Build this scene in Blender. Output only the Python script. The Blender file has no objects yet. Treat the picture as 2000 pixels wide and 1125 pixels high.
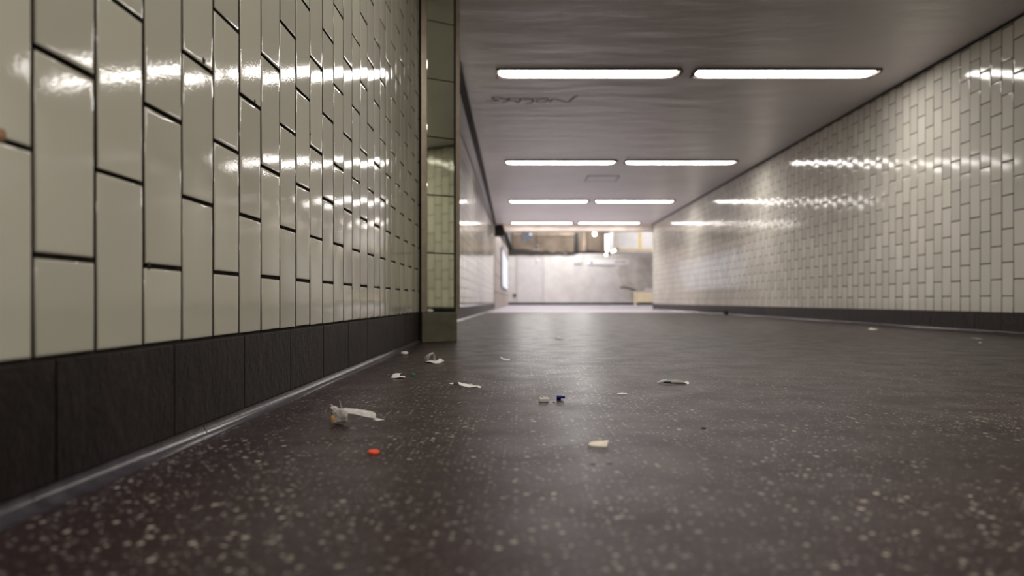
import bpy, bmesh, math, random
from mathutils import Vector, Matrix, noise

random.seed(7)
sc = bpy.context.scene
COL = sc.collection

# ------------------------------------------------------------------ camera
FPX = 1378.0            # focal length in pixels of a 2000 px wide frame
CAMZ = 0.25             # the camera lies almost on the floor
cam_d = bpy.data.cameras.new('camera')
cam_d.sensor_width = 36.0
cam_d.lens = 36.0 * FPX / 2000.0
cam_d.shift_x = -12.0 / 2000.0
cam_d.shift_y = 24.5 / 2000.0
cam_d.clip_start = 0.02
cam_d.dof.use_dof = True
cam_d.dof.focus_distance = 1.95
cam_d.dof.aperture_fstop = 2.4
cam = bpy.data.objects.new('camera', cam_d)
cam.location = (0, 0, CAMZ)
cam.rotation_euler = (math.pi / 2, 0, 0)
COL.objects.link(cam)
sc.camera = cam

# ------------------------------------------------------------------ world and exposure
w = bpy.data.worlds.new('world')
sc.world = w
w.use_nodes = True
w.node_tree.nodes['Background'].inputs[0].default_value = (0.03, 0.03, 0.03, 1)
w.node_tree.nodes['Background'].inputs[1].default_value = 0.2
sc.view_settings.view_transform = 'Standard'
sc.view_settings.look = 'None'
sc.view_settings.gamma = 1.0
sc.view_settings.use_curve_mapping = False
sc.view_settings.exposure = 0.0

LAMP = (1.0, 0.94, 0.89)
LAMP_E = 22.0            # corridor luminaires
HALL_E = 165.0           # strength of the added, unseen hall tubes

# ------------------------------------------------------------------ dimensions
ZC = 2.334              # ceiling height
XL = -0.585             # near left wall
XR = 3.68               # right wall
YN = -7.0               # end of the passage behind the camera
YE = 19.3               # where the passage opens into the hall
YB = 38.0               # back wall of the hall
PT = 0.126              # tile pitch (width); height is twice that
TH = 0.2535


def P(px, py, z=0.0):
    """point at height z seen at pixel px, py"""
    Y = (CAMZ - z) * FPX / (py - 587.0)
    return Vector(((px - 1012.0) * Y / FPX, Y, z))


# ------------------------------------------------------------------ materials
def new_mat(name):
    m = bpy.data.materials.new(name)
    m.use_nodes = True
    nt = m.node_tree
    return m, nt, nt.nodes['Principled BSDF']


def N(nt, kind, **kw):
    n = nt.nodes.new(kind)
    for k, v in kw.items():
        if k.startswith('i_'):
            n.inputs[k[2:].replace('_', ' ')].default_value = v
        else:
            setattr(n, k, v)
    return n


def coords(nt, scale=(1, 1, 1), rot=(0, 0, 0)):
    tc = N(nt, 'ShaderNodeTexCoord')
    mp = N(nt, 'ShaderNodeMapping')
    mp.inputs['Scale'].default_value = scale
    mp.inputs['Rotation'].default_value = rot
    nt.links.new(tc.outputs['Object'], mp.inputs['Vector'])
    return mp.outputs['Vector']


def noise_n(nt, vec, scale, detail=4.0, rough=0.55):
    n = N(nt, 'ShaderNodeTexNoise')
    n.inputs['Scale'].default_value = scale
    n.inputs['Detail'].default_value = detail
    n.inputs['Roughness'].default_value = rough
    nt.links.new(vec, n.inputs['Vector'])
    return n.outputs['Fac']


def ramp(nt, fac, stops):
    r = N(nt, 'ShaderNodeValToRGB')
    el = r.color_ramp.elements
    while len(el) < len(stops):
        el.new(0.5)
    for e, (p, c) in zip(el, stops):
        e.position = p
        e.color = tuple(c) + (1,) if len(c) == 3 else c
    nt.links.new(fac, r.inputs['Fac'])
    return r.outputs['Color']


def mixc(nt, fac, a, b, mode='MIX'):
    m = N(nt, 'ShaderNodeMix', data_type='RGBA', blend_type=mode)
    for s, v in ((0, fac), (6, a), (7, b)):
        if isinstance(v, bpy.types.NodeSocket):
            nt.links.new(v, m.inputs[s])
        elif s == 0:
            m.inputs[0].default_value = v
        else:
            m.inputs[s].default_value = tuple(v) + (1,)
    return m.outputs[2]


def math_n(nt, op, a, b=None):
    m = N(nt, 'ShaderNodeMath', operation=op)
    for i, v in enumerate((a, b)):
        if v is None:
            continue
        if isinstance(v, bpy.types.NodeSocket):
            nt.links.new(v, m.inputs[i])
        else:
            m.inputs[i].default_value = v
    return m.outputs[0]


def bump(nt, bs, h, strength, dist):
    b = N(nt, 'ShaderNodeBump')
    b.inputs['Strength'].default_value = strength
    b.inputs['Distance'].default_value = dist
    nt.links.new(h, b.inputs['Height'])
    nt.links.new(b.outputs['Normal'], bs.inputs['Normal'])
    return b


def simple(name, color, rough=0.5, metal=0.0, nscale=20.0, var=0.25, bstr=0.0, bdist=0.002, alpha=1.0, trans=0.0, spec=0.5):
    m, nt, bs = new_mat(name)
    v = coords(nt)
    f = noise_n(nt, v, nscale)
    lo = tuple(c * (1 - var) for c in color)
    hi = tuple(min(1, c * (1 + var)) for c in color)
    nt.links.new(ramp(nt, f, [(0.3, lo), (0.7, hi)]), bs.inputs['Base Color'])
    bs.inputs['Roughness'].default_value = rough
    bs.inputs['Metallic'].default_value = metal
    bs.inputs['Alpha'].default_value = alpha
    bs.inputs['Transmission Weight'].default_value = trans
    bs.inputs['Specular IOR Level'].default_value = spec
    if bstr:
        bump(nt, bs, f, bstr, bdist)
    return m


def emit(name, color, strength):
    m, nt, bs = new_mat(name)
    bs.inputs['Base Color'].default_value = tuple(color) + (1,)
    bs.inputs['Emission Color'].default_value = tuple(color) + (1,)
    bs.inputs['Emission Strength'].default_value = strength
    return m


def tile_mat(name, base, rough=0.07, wave=0.35):
    m, nt, bs = new_mat(name)
    at = N(nt, 'ShaderNodeAttribute', attribute_name='tint')
    v = coords(nt)
    dirt = noise_n(nt, v, 2.2, 5)
    speck = noise_n(nt, v, 60, 6, 0.7)
    c = mixc(nt, at.outputs['Fac'], tuple(x * 0.86 for x in base), tuple(min(1, x * 1.06) for x in base))
    c = mixc(nt, math_n(nt, 'MULTIPLY', dirt, 0.30), c, tuple(x * y for x, y in zip(base, (0.72, 0.66, 0.55))))
    sp = ramp(nt, speck, [(0.74, (0, 0, 0)), (0.80, (1, 1, 1))])
    c = mixc(nt, sp, c, tuple(x * 0.45 for x in base))
    nt.links.new(c, bs.inputs['Base Color'])
    bs.inputs['Roughness'].default_value = rough
    bs.inputs['Specular IOR Level'].default_value = 0.6
    # glaze: vertical runs and a fine orange peel
    vr = coords(nt, (1, 1, 0.10))
    runs = noise_n(nt, vr, 55, 3)
    peel = noise_n(nt, v, 150, 2)
    slow = noise_n(nt, v, 9, 2)
    b1 = N(nt, 'ShaderNodeBump')
    b1.inputs['Strength'].default_value = wave
    b1.inputs['Distance'].default_value = 0.0004
    nt.links.new(runs, b1.inputs['Height'])
    b2 = N(nt, 'ShaderNodeBump')
    b2.inputs['Strength'].default_value = wave
    b2.inputs['Distance'].default_value = 0.00028
    nt.links.new(peel, b2.inputs['Height'])
    nt.links.new(b1.outputs['Normal'], b2.inputs['Normal'])
    b3 = N(nt, 'ShaderNodeBump')
    b3.inputs['Strength'].default_value = wave
    b3.inputs['Distance'].default_value = 0.0003
    nt.links.new(slow, b3.inputs['Height'])
    nt.links.new(b2.outputs['Normal'], b3.inputs['Normal'])
    nt.links.new(b3.outputs['Normal'], bs.inputs['Normal'])
    return m


M = {}
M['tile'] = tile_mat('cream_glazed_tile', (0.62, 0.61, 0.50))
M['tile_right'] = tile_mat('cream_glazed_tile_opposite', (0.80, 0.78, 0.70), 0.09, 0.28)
M['grout'] = simple('dark_grout', (0.030, 0.021, 0.013), 0.9, nscale=90, var=0.5, bstr=0.6, bdist=0.002)
M['grout_right'] = simple('brown_grout', (0.055, 0.042, 0.033), 0.9, nscale=90, var=0.3)
M['frame'] = simple('dark_lamp_housing', (0.055, 0.045, 0.038), 0.5, nscale=30)
M['steel'] = simple('satin_steel_trim', (0.40, 0.34, 0.26), 0.33, 0.9, nscale=14, var=0.12)
M['plinth'] = simple('worn_concrete_plinth', (0.13, 0.118, 0.075), 0.8, nscale=14, var=0.2, bstr=0.3)
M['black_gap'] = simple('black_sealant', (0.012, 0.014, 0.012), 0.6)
M['paper'] = simple('white_paper', (0.80, 0.765, 0.73), 0.7, nscale=60, var=0.08)
M['tissue'] = simple('greyish_tissue', (0.56, 0.53, 0.50), 0.55, nscale=120, var=0.15)
M['paper_cream'] = simple('cream_card', (0.82, 0.74, 0.60), 0.75, nscale=70, var=0.14)
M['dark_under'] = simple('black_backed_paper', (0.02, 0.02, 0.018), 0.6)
M['film'] = simple('crumpled_clear_film', (0.56, 0.525, 0.48), 0.3, nscale=90, var=0.25, trans=0.1, alpha=0.92, bstr=0.6, bdist=0.003)
M['clear'] = simple('clear_plastic_film', (0.80, 0.76, 0.74), 0.12, alpha=0.38)
M['orange'] = simple('orange_plastic', (1.0, 0.11, 0.035), 0.45, nscale=50, var=0.08)
M['green'] = simple('green_plastic', (0.02, 0.30, 0.11), 0.4)
M['blue'] = simple('blue_plastic', (0.004, 0.006, 0.17), 0.3, nscale=50, var=0.1)
M['white_plastic'] = simple('white_plastic', (0.74, 0.70, 0.66), 0.35, nscale=50, var=0.06)
M['amber'] = simple('amber_stain', (0.55, 0.30, 0.10), 0.5, nscale=90, var=0.4)
M['crumb'] = simple('dark_crumb', (0.035, 0.026, 0.018), 0.9)
M['terracotta'] = simple('bare_tile_body', (0.34, 0.20, 0.10), 0.9, nscale=80, var=0.3)
M['marker'] = simple('black_marker', (0.05, 0.042, 0.04), 0.5)
M['yellow'] = simple('yellow_paint', (0.74, 0.52, 0.12), 0.5)
M['white_paint'] = simple('white_painted_board', (0.72, 0.70, 0.70), 0.6, nscale=3, var=0.08)
M['grey_metal'] = simple('grey_painted_metal', (0.30, 0.34, 0.38), 0.5)
M['black_pipe'] = simple('black_pipe', (0.03, 0.033, 0.038), 0.6)
M['hall_dark'] = simple('sooty_concrete', (0.16, 0.125, 0.095), 0.9, nscale=0.9, var=0.5)
M['beam'] = simple('plastered_beam', (0.82, 0.74, 0.67), 0.75, nscale=2.5, var=0.16)
M['ledge'] = simple('light_brown_concrete', (0.27, 0.215, 0.165), 0.9, nscale=2)
M['dark_soffit'] = simple('dark_soffit', (0.035, 0.03, 0.026), 0.85)
M['cream_board'] = simple('cream_painted_board', (0.85, 0.74, 0.52), 0.6, nscale=4, var=0.06)
M['board_and_shade'] = simple('beige_board_and_shade', (0.60, 0.565, 0.52), 0.8, nscale=2.0, var=0.2)  # beige boards, and the shade panel laid on the back wall
M['rail'] = simple('dark_handrail', (0.10, 0.09, 0.08), 0.4, 0.5)
M['reflector'] = simple('warm_white_reflector', (0.75, 0.62, 0.52), 0.4)
M['lamp'] = emit('lamp_diffuser', LAMP, LAMP_E)
M['tube'] = emit('added_tube_glow', (1.0, 0.985, 0.97), HALL_E)
M['tube_dim'] = emit('hall_tube_soft_glow', (1.0, 0.98, 0.93), 4.0)
M['globe'] = emit('small_lamp_glow', (1.0, 0.98, 0.95), 9.0)
M['globe_blue'] = emit('bluish_lamp_glow', (0.75, 0.82, 1.0), 1.3)


# painted ceiling, wavy gloss
m, nt, bs = new_mat('painted_ceiling')
v = coords(nt)
big = noise_n(nt, v, 0.9, 5)
c = ramp(nt, big, [(0.3, (0.72, 0.685, 0.70)), (0.7, (0.84, 0.80, 0.82))])
nt.links.new(c, bs.inputs['Base Color'])
bs.inputs['Roughness'].default_value = 0.28
bs.inputs['Specular IOR Level'].default_value = 0.9
vs = coords(nt, (0.55, 1.5, 1))
wv = noise_n(nt, vs, 2.6, 4, 0.5)
bump(nt, bs, wv, 0.35, 0.05)
M['ceiling'] = m

# asphalt floor with light stone flecks
m, nt, bs = new_mat('speckled_asphalt_floor')
v = coords(nt)
patch = noise_n(nt, v, 1.3, 5)
grain = noise_n(nt, v, 260, 3, 0.7)
c = ramp(nt, patch, [(0.3, (0.024, 0.0145, 0.0145)), (0.7, (0.038, 0.0235, 0.0235))])
g = ramp(nt, grain, [(0.35, (0.72, 0.72, 0.72)), (0.65, (1.25, 1.25, 1.25))])
c = mixc(nt, 1.0, c, g, 'MULTIPLY')
warp = N(nt, 'ShaderNodeTexNoise')
warp.inputs['Scale'].default_value = 190
nt.links.new(v, warp.inputs['Vector'])
va = N(nt, 'ShaderNodeVectorMath', operation='MULTIPLY_ADD')
nt.links.new(warp.outputs['Color'], va.inputs[0])
va.inputs[1].default_value = (0.004, 0.004, 0.004)
nt.links.new(v, va.inputs[2])
clus = ramp(nt, noise_n(nt, v, 3.2, 4), [(0.36, (0.35,) * 3), (0.58, (1, 1, 1))])
for scale, keep, radius, tint in ((60, 0.77, 0.20, (0.50, 0.45, 0.35)), (105, 0.80, 0.22, (0.44, 0.40, 0.34)), (190, 0.82, 0.24, (0.32, 0.29, 0.26))):
    vo = N(nt, 'ShaderNodeTexVoronoi', voronoi_dimensions='2D', feature='F1')
    vo.inputs['Scale'].default_value = scale
    nt.links.new(va.outputs[0], vo.inputs['Vector'])
    sep = N(nt, 'ShaderNodeSeparateColor')
    nt.links.new(vo.outputs['Color'], sep.inputs[0])
    on = math_n(nt, 'GREATER_THAN', sep.outputs[0], keep)
    rad = math_n(nt, 'MULTIPLY', math_n(nt, 'ADD', sep.outputs[1], 0.35), radius)
    inside = math_n(nt, 'LESS_THAN', vo.outputs['Distance'], rad)
    fac = math_n(nt, 'MULTIPLY', math_n(nt, 'MULTIPLY', math_n(nt, 'MULTIPLY', on, inside), clus), math_n(nt, 'ADD', math_n(nt, 'MULTIPLY', sep.outputs[2], 0.7), 0.3))
    tc2 = mixc(nt, sep.outputs[1], tint, (tint[0], tint[1] * 0.98, tint[2] * 1.05))
    c = mixc(nt, fac, c, tc2)
scuff = noise_n(nt, coords(nt, (1.0, 3.5, 1), (0, 0, 0.5)), 5, 6, 0.7)
sc_f = ramp(nt, scuff, [(0.66, (0, 0, 0)), (0.78, (1, 1, 1))])
c = mixc(nt, math_n(nt, 'MULTIPLY', sc_f, 0.45), c, (0.035, 0.028, 0.024))
nt.links.new(c, bs.inputs['Base Color'])
rr = ramp(nt, noise_n(nt, v, 7, 5), [(0.3, (0.32,) * 3), (0.7, (0.44,) * 3)])
nt.links.new(rr, bs.inputs['Roughness'])
bs.inputs['Specular IOR Level'].default_value = 0.16
bs.inputs['Specular Tint'].default_value = (1.0, 0.89, 0.90, 1)
bump(nt, bs, grain, 0.25, 0.0012)
M['floor'] = m

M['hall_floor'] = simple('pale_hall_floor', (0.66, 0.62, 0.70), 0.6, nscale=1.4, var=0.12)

# dark slate skirting tiles
m, nt, bs = new_mat('slate_skirting')
v = coords(nt)
a = noise_n(nt, coords(nt, (1, 1, 0.6), (0.25, 0, 0)), 30, 7, 0.7)
b_ = noise_n(nt, v, 6, 4)
c = ramp(nt, a, [(0.30, (0.0015, 0.0014, 0.0012)), (0.52, (0.0035, 0.0026, 0.0023)), (0.72, (0.017, 0.0118, 0.0105))])
c = mixc(nt, ramp(nt, b_, [(0.45, (0, 0, 0)), (0.7, (0.7, 0.7, 0.7))]), c, (0.015, 0.008, 0.007))
nt.links.new(c, bs.inputs['Base Color'])
bs.inputs['Roughness'].default_value = 0.45
bs.inputs['Specular IOR Level'].default_value = 0.40
bs.inputs['Specular Tint'].default_value = (1.0, 0.80, 0.76, 1)
bump(nt, bs, a, 0.8, 0.006)
M['slate'] = m
M['slate_joint'] = simple('skirting_joint', (0.020, 0.013, 0.010), 0.9, nscale=40)
M['cove'] = simple('glazed_grey_cove', (0.050, 0.045, 0.052), 0.17, nscale=30, var=0.35)

# whitewashed back wall
m, nt, bs = new_mat('whitewashed_concrete')
v = coords(nt)
f = noise_n(nt, v, 1.6, 8, 0.65)
nt.links.new(ramp(nt, f, [(0.3, (0.56, 0.53, 0.51)), (0.7, (0.70, 0.69, 0.68))]), bs.inputs['Base Color'])
bs.inputs['Roughness'].default_value = 0.8
M['white_wall'] = m

# brick side wall of the hall
m, nt, bs = new_mat('pinkish_brick')
tc = N(nt, 'ShaderNodeTexCoord')
mp = N(nt, 'ShaderNodeMapping')
mp.inputs['Rotation'].default_value = (math.pi / 2, 0, math.pi / 2)
nt.links.new(tc.outputs['Object'], mp.inputs['Vector'])
br = N(nt, 'ShaderNodeTexBrick')
br.inputs['Scale'].default_value = 1.0
br.inputs['Brick Width'].default_value = 0.50
br.inputs['Row Height'].default_value = 0.25
br.inputs['Mortar Size'].default_value = 0.02
br.inputs['Color1'].default_value = (0.42, 0.34, 0.31, 1)
br.inputs['Color2'].default_value = (0.58, 0.50, 0.46, 1)
br.inputs['Mortar'].default_value = (0.18, 0.13, 0.11, 1)
nt.links.new(mp.outputs[0], br.inputs['Vector'])
nt.links.new(br.outputs['Color'], bs.inputs['Base Color'])
bs.inputs['Roughness'].default_value = 0.5
M['brick'] = m

# mirror-gloss greenish glass cladding
m, nt, bs = new_mat('green_mirror_glass')
v = coords(nt)
f = noise_n(nt, v, 5, 3)
nt.links.new(ramp(nt, f, [(0.3, (0.60, 0.63, 0.48)), (0.7, (0.67, 0.70, 0.55))]), bs.inputs['Base Color'])
bs.inputs['Metallic'].default_value = 1.0
bs.inputs['Roughness'].default_value = 0.03
M['mirror'] = m

# backlit billboard
m, nt, bs = new_mat('backlit_poster')
v = coords(nt)
f = noise_n(nt, v, 0.8, 3)
col_ = ramp(nt, f, [(0.40, (0.55, 0.66, 0.95)), (0.52, (0.93, 0.93, 1.0)), (0.7, (1, 1, 1))])
nt.links.new(col_, bs.inputs['Base Color'])
nt.links.new(col_, bs.inputs['Emission Color'])
bs.inputs['Emission Strength'].default_value = 0.5
M['poster'] = m


# ------------------------------------------------------------------ helpers
def link(name, me, mat=None, parent=None, smooth=False):
    if mat is not None:
        for mm in (mat if isinstance(mat, (list, tuple)) else [mat]):
            me.materials.append(mm)
    o = bpy.data.objects.new(name, me)
    COL.objects.link(o)
    if parent is not None:
        o.parent = parent
    if smooth:
        for p in me.polygons:
            p.use_smooth = True
    return o


def from_py(name, vs, fs, mat=None, parent=None, smooth=False):
    me = bpy.data.meshes.new(name)
    me.from_pydata([tuple(v) for v in vs], [], fs)
    me.update()
    return link(name, me, mat, parent, smooth)


class MB:
    """collects primitives into one mesh"""
    def __init__(self):
        self.v, self.f, self.mi = [], [], []

    def add(self, vs, fs, mi=0):
        o = len(self.v)
        self.v += [tuple(v) for v in vs]
        self.f += [tuple(i + o for i in f) for f in fs]
        self.mi += [mi] * len(fs)
        return self

    def box(self, x0, x1, y0, y1, z0, z1, mi=0, bev=0.0, mat4=None):
        bm = bmesh.new()
        bmesh.ops.create_cube(bm, size=1)
        for v_ in bm.verts:
            v_.co = Vector(((x0 + x1) / 2 + v_.co.x * (x1 - x0), (y0 + y1) / 2 + v_.co.y * (y1 - y0), (z0 + z1) / 2 + v_.co.z * (z1 - z0)))
        if bev:
            bmesh.ops.bevel(bm, geom=bm.edges[:], offset=bev, segments=2, affect='EDGES', profile=0.6)
        if mat4:
            bm.transform(mat4)
        self.addbm(bm, mi)
        return self

    def addbm(self, bm, mi=0):
        bm.verts.index_update()
        self.add([v_.co for v_ in bm.verts], [[v_.index for v_ in f_.verts] for f_ in bm.faces], mi)
        bm.free()

    def cyl(self, p0, p1, r0, r1=None, n=16, mi=0, cap=True):
        r1 = r0 if r1 is None else r1
        p0, p1 = Vector(p0), Vector(p1)
        d = (p1 - p0).normalized()
        a = d.orthogonal().normalized()
        b = d.cross(a)
        vs = []
        for p, r in ((p0, r0), (p1, r1)):
            for i in range(n):
                t = 2 * math.pi * i / n
                vs.append(p + a * (math.cos(t) * r) + b * (math.sin(t) * r))
        fs = [(i, (i + 1) % n, n + (i + 1) % n, n + i) for i in range(n)]
        if cap:
            fs += [tuple(range(n))[::-1], tuple(range(n, 2 * n))]
        self.add(vs, fs, mi)
        return self

    def prism(self, poly, z0, z1, mi=0):
        n = len(poly)
        vs = [(x, y, z0) for x, y in poly] + [(x, y, z1) for x, y in poly]
        fs = [tuple(range(n))[::-1], tuple(range(n, 2 * n))] + [(i, (i + 1) % n, n + (i + 1) % n, n + i) for i in range(n)]
        self.add(vs, fs, mi)
        return self

    def build(self, name, mat, parent=None, smooth=False, loc=None):
        vs = self.v
        if loc is not None:
            loc = Vector(loc)
            vs = [Vector(v_) - loc for v_ in vs]
        o = from_py(name, vs, self.f, mat, parent, smooth)
        for p, i in zip(o.data.polygons, self.mi):
            p.material_index = i
        if loc is not None:
            o.location = loc
        return o


def struct(o):
    o['kind'] = 'structure'
    return o


def tag(o, label, cat, group=None):
    o['label'] = label
    o['category'] = cat
    if group:
        o['group'] = group
    return o


def empty(name, loc, rz=0.0):
    o = bpy.data.objects.new(name, None)
    o.empty_display_size = 0.1
    o.location = loc
    o.rotation_euler = (0, 0, rz)
    COL.objects.link(o)
    return o


def copy_tree(o, parent=None):
    c_ = o.copy()
    COL.objects.link(c_)
    c_.parent = parent
    for ch in list(o.children):
        copy_tree(ch, c_)
    return c_


# ------------------------------------------------------------------ tiled walls
def tile_wall(name, length, z0, z1, phase, first_half, mats, gap=0.0042, tilt=0.0009, proud=0.006, seed=1, chips=(), thick=0.08):
    """local frame: wall runs along +x, faces +y, tiles start at z0; columns alternate"""
    rnd = random.Random(seed)
    vs, fs, mi, tint = [], [], [], []
    vs += [(0, 0, 0), (length, 0, 0), (length, 0, z1), (0, 0, z1), (0, -thick, 0), (length, -thick, 0), (length, -thick, z1), (0, -thick, z1)]
    fs += [(0, 3, 2, 1), (4, 5, 6, 7), (0, 1, 5, 4), (3, 7, 6, 2), (0, 4, 7, 3), (1, 2, 6, 5)]
    mi += [1] * 6
    tint += [0.5] * 6
    k = -1
    x = phase - PT
    col_i = -1
    while x < length:
        half = (col_i % 2 == 0) == first_half
        cuts = [z0]
        z = z0 + (TH / 2 if half else TH)
        while z < z1:
            cuts.append(z)
            z += TH
        cuts.append(z1)
        xa, xb = max(0, x), min(length, x + PT)
        if xb - xa > 0.02:
            for za, zb in zip(cuts[:-1], cuts[1:]):
                if zb - za < 0.02:
                    continue
                g = gap / 2 * rnd.uniform(0.75, 1.25)
                gz = gap / 2 * rnd.uniform(0.85, 1.25)
                ax, bx, az, bz = xa + g, xb - g, za + gz, zb - gz
                cx, cz = (ax + bx) / 2, (az + bz) / 2
                tx, tz = rnd.gauss(0, tilt), rnd.gauss(0, tilt)
                off = rnd.gauss(0, 0.0003)
                base = len(vs)
                for ins, dep in ((0, 0.0), (0, proud - 0.0012), (0.0005, proud - 0.0005), (0.0018, proud - 0.00014), (0.006, proud)):
                    for px, pz in ((ax + ins, az + ins), (bx - ins, az + ins), (bx - ins, bz - ins), (ax + ins, bz - ins)):
                        dy = dep + (off + tx * (px - cx) + tz * (pz - cz) if dep else 0)
                        vs.append((px, dy, pz))
                for r in range(4):
                    for q in range(4):
                        a0, b0 = base + r * 4 + q, base + r * 4 + (q + 1) % 4
                        fs.append((a0, a0 + 4, b0 + 4, b0))
                fs.append((base + 16, base + 19, base + 18, base + 17))
                t = rnd.random()
                mi += [1] * 4 + [0] * 13
                tint += [t] * 17
        x += PT
        col_i += 1
    me = bpy.data.meshes.new(name)
    me.from_pydata(vs, [], fs)
    at = me.attributes.new('tint', 'FLOAT', 'FACE')
    at.data.foreach_set('value', tint)
    me.polygons.foreach_set('material_index', mi)
    me.polygons.foreach_set('use_smooth', [i == 0 for i in mi])
    me.update()
    o = link(name, me, mats)
    return struct(o)


# near left wall: local x runs towards -Y of the world when rotated -90; faces +X
def place_wall(o, x, y, heading, z=0.0):
    o.location = (x, y, z)
    o.rotation_euler = (0, 0, heading)


# facing +X : local +y -> world +X  => rotation -90 deg ; local +x -> world -Y
L_END = 4.175
LEN_L = L_END - YN
# a joint stands at Y=.851; distance from the far end
ph = (L_END - 0.851) % PT
kk = int((L_END - 0.851) // PT)
wl = tile_wall('wall_left', LEN_L, 0.178, ZC, ph, (kk % 2 == 1), [M['tile'], M['grout']], seed=3, gap=0.0074)
place_wall(wl, XL - 0.006, L_END, -math.pi / 2)

# right wall, faces -X : local +y -> world -X => rotation +90 ; local +x -> world +Y
ph = (5.243 - YN) % PT
kk = int((5.243 - YN) // PT)
wr = tile_wall('wall_right', YE - YN, 0.157, ZC, ph, (kk % 2 == 0), [M['tile_right'], M['grout_right']], seed=5, tilt=0.0030, gap=0.0075, thick=0.22)
place_wall(wr, XR + 0.006, YN, math.pi / 2)

# far left wall behind the pillar, turned half a degree
ANG = math.radians(0.36)
FLs = Vector((-0.56, 4.76, 0))
wl2 = tile_wall('wall_left_far', YE - 4.76, 0.16, ZC, 0.05, True, [M['tile_right'], M['grout_right']], seed=9, tilt=0.002, gap=0.007, thick=0.12)
place_wall(wl2, FLs.x - (YE - 4.76) * math.tan(ANG), YE, -math.pi / 2 - ANG)
wl2.location.x = -0.56 - (YE - 4.76) * math.sin(ANG) - 0.006

# chips and mortar lumps along the joints of the near wall (damage of the wall itself)
def wall_chip(px, py, size, mat, asp=1.0, seed=0):
    r = random.Random(seed)
    Y = FPX * 0.584 / (1012 - px)
    z = CAMZ + (587 - py) * Y / FPX
    bm = bmesh.new()
    bmesh.ops.create_icosphere(bm, subdivisions=2, radius=1)
    for v_ in bm.verts:
        k_ = 1 + 0.35 * noise.noise(v_.co * 1.7 + Vector((seed, 0, 0)))
        v_.co = Vector((v_.co.x * 0.0022 * k_, v_.co.y * size * k_, v_.co.z * size * asp * k_))
    mb = MB()
    mb.addbm(bm)
    o = mb.build('tile_chip', mat, loc=(0, 0, 0))
    o.parent = wl
    o.matrix_parent_inverse = Matrix()
    # into wall local coordinates
    o.location = (L_END - Y, 0.0062, z)
    o.rotation_euler = (0, 0, math.pi / 2)
    return o


wall_chip(399, 119, 0.0055, M['grout'], 1.1, 1)
wall_chip(498, 198, 0.0040, M['grout'], 1.0, 2)
wall_chip(757, 342, 0.0075, M['grout'], 1.0, 3)
wall_chip(292, 519, 0.0040, M['grout'], 1.4, 4)
wall_chip(4, 263, 0.0090, M['terracotta'], 0.9, 5)
wall_chip(688, 562, 0.0035, M['grout'], 1.0, 6)
wall_chip(606, 262, 0.0030, M['grout'], 1.4, 8)


# ------------------------------------------------------------------ skirting and cove
def skirting(name, y0, y1, ztop, joint_y, mats, seed):
    """local: runs along +x from 0..L, faces +y; slate tiles 0.307 long with thin joints"""
    L = y1 - y0
    rnd = random.Random(seed)
    mb = MB()
    mb.box(0, L, -0.02, 0.0015, 0, ztop - 0.001, 1)
    x = (joint_y - y0) % 0.307 - 0.307
    while x < L:
        a, b = max(0, x) + 0.0014, min(L, x + 0.307) - 0.0014
        if b - a > 0.02:
            o_ = rnd.uniform(-0.0006, 0.0006)
            mb.box(a, b, -0.01, 0.0055 + o_, 0.021, ztop - 0.0035, 0, 0.0012)
        x += 0.307
    return struct(mb.build(name, mats))


def cove(name, L, joint, mats):
    """concave quarter round in pieces .154 long; local x along, +y out from the wall"""
    mb = MB()
    R = 0.018
    prof = [(0.0, 0.0), (0.0, R + 0.002), (0.003, R + 0.002)]
    for i in range(9):
        t = i / 8 * math.pi / 2
        prof.append((0.003 + R * (1 - math.cos(t)), 0.002 + R * (1 - math.sin(t))))
    prof.append((0.003 + R + 0.004, 0.0015))
    prof.append((0.003 + R + 0.004, 0.0))
    x = joint % 0.154 - 0.154
    rnd = random.Random(4)
    while x < L:
        a, b = max(0, x) + 0.0008, min(L, x + 0.154) - 0.0008
        if b - a > 0.01:
            s = rnd.uniform(-0.0008, 0.0008)
            n = len(prof)
            vs = [(a, p[0] + s, p[1]) for p in prof] + [(b, p[0] + s, p[1]) for p in prof]
            fs = [(i, (i + 1) % n, n + (i + 1) % n, n + i) for i in range(n)] + [tuple(range(n))[::-1], tuple(range(n, 2 * n))]
            mb.add(vs, fs, 0)
        x += 0.154
    o = mb.build(name, mats)
    for p in o.data.polygons:
        p.use_smooth = len(p.vertices) == 4
    o.data.set_sharp_from_angle(angle=math.radians(50))
    return struct(o)


SKM = [M['slate'], M['slate_joint']]
o = skirting('baseboard_left', 0, LEN_L, 0.178, (L_END - 0.894), SKM, 2)
place_wall(o, XL - 0.0055, L_END, -math.pi / 2)
o = cove('trim_1', LEN_L, L_END - 0.998, M['cove'])
place_wall(o, XL, L_END, -math.pi / 2)
o = skirting('baseboard_right', 0, YE - YN, 0.157, 0.1, SKM, 3)
place_wall(o, XR + 0.0055, YN, math.pi / 2)
o = cove('trim_2', YE - YN, 0.1, M['cove'])
place_wall(o, XR, YN, math.pi / 2)
o = skirting('baseboard_left_far', 0, YE - 4.76, 0.16, 0.1, SKM, 6)
place_wall(o, wl2.location.x + 0.0005, YE, -math.pi / 2 - ANG)
o = cove('trim_3', YE - 4.76, 0.1, M['cove'])
place_wall(o, wl2.location.x + 0.006, YE, -math.pi / 2 - ANG)

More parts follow.
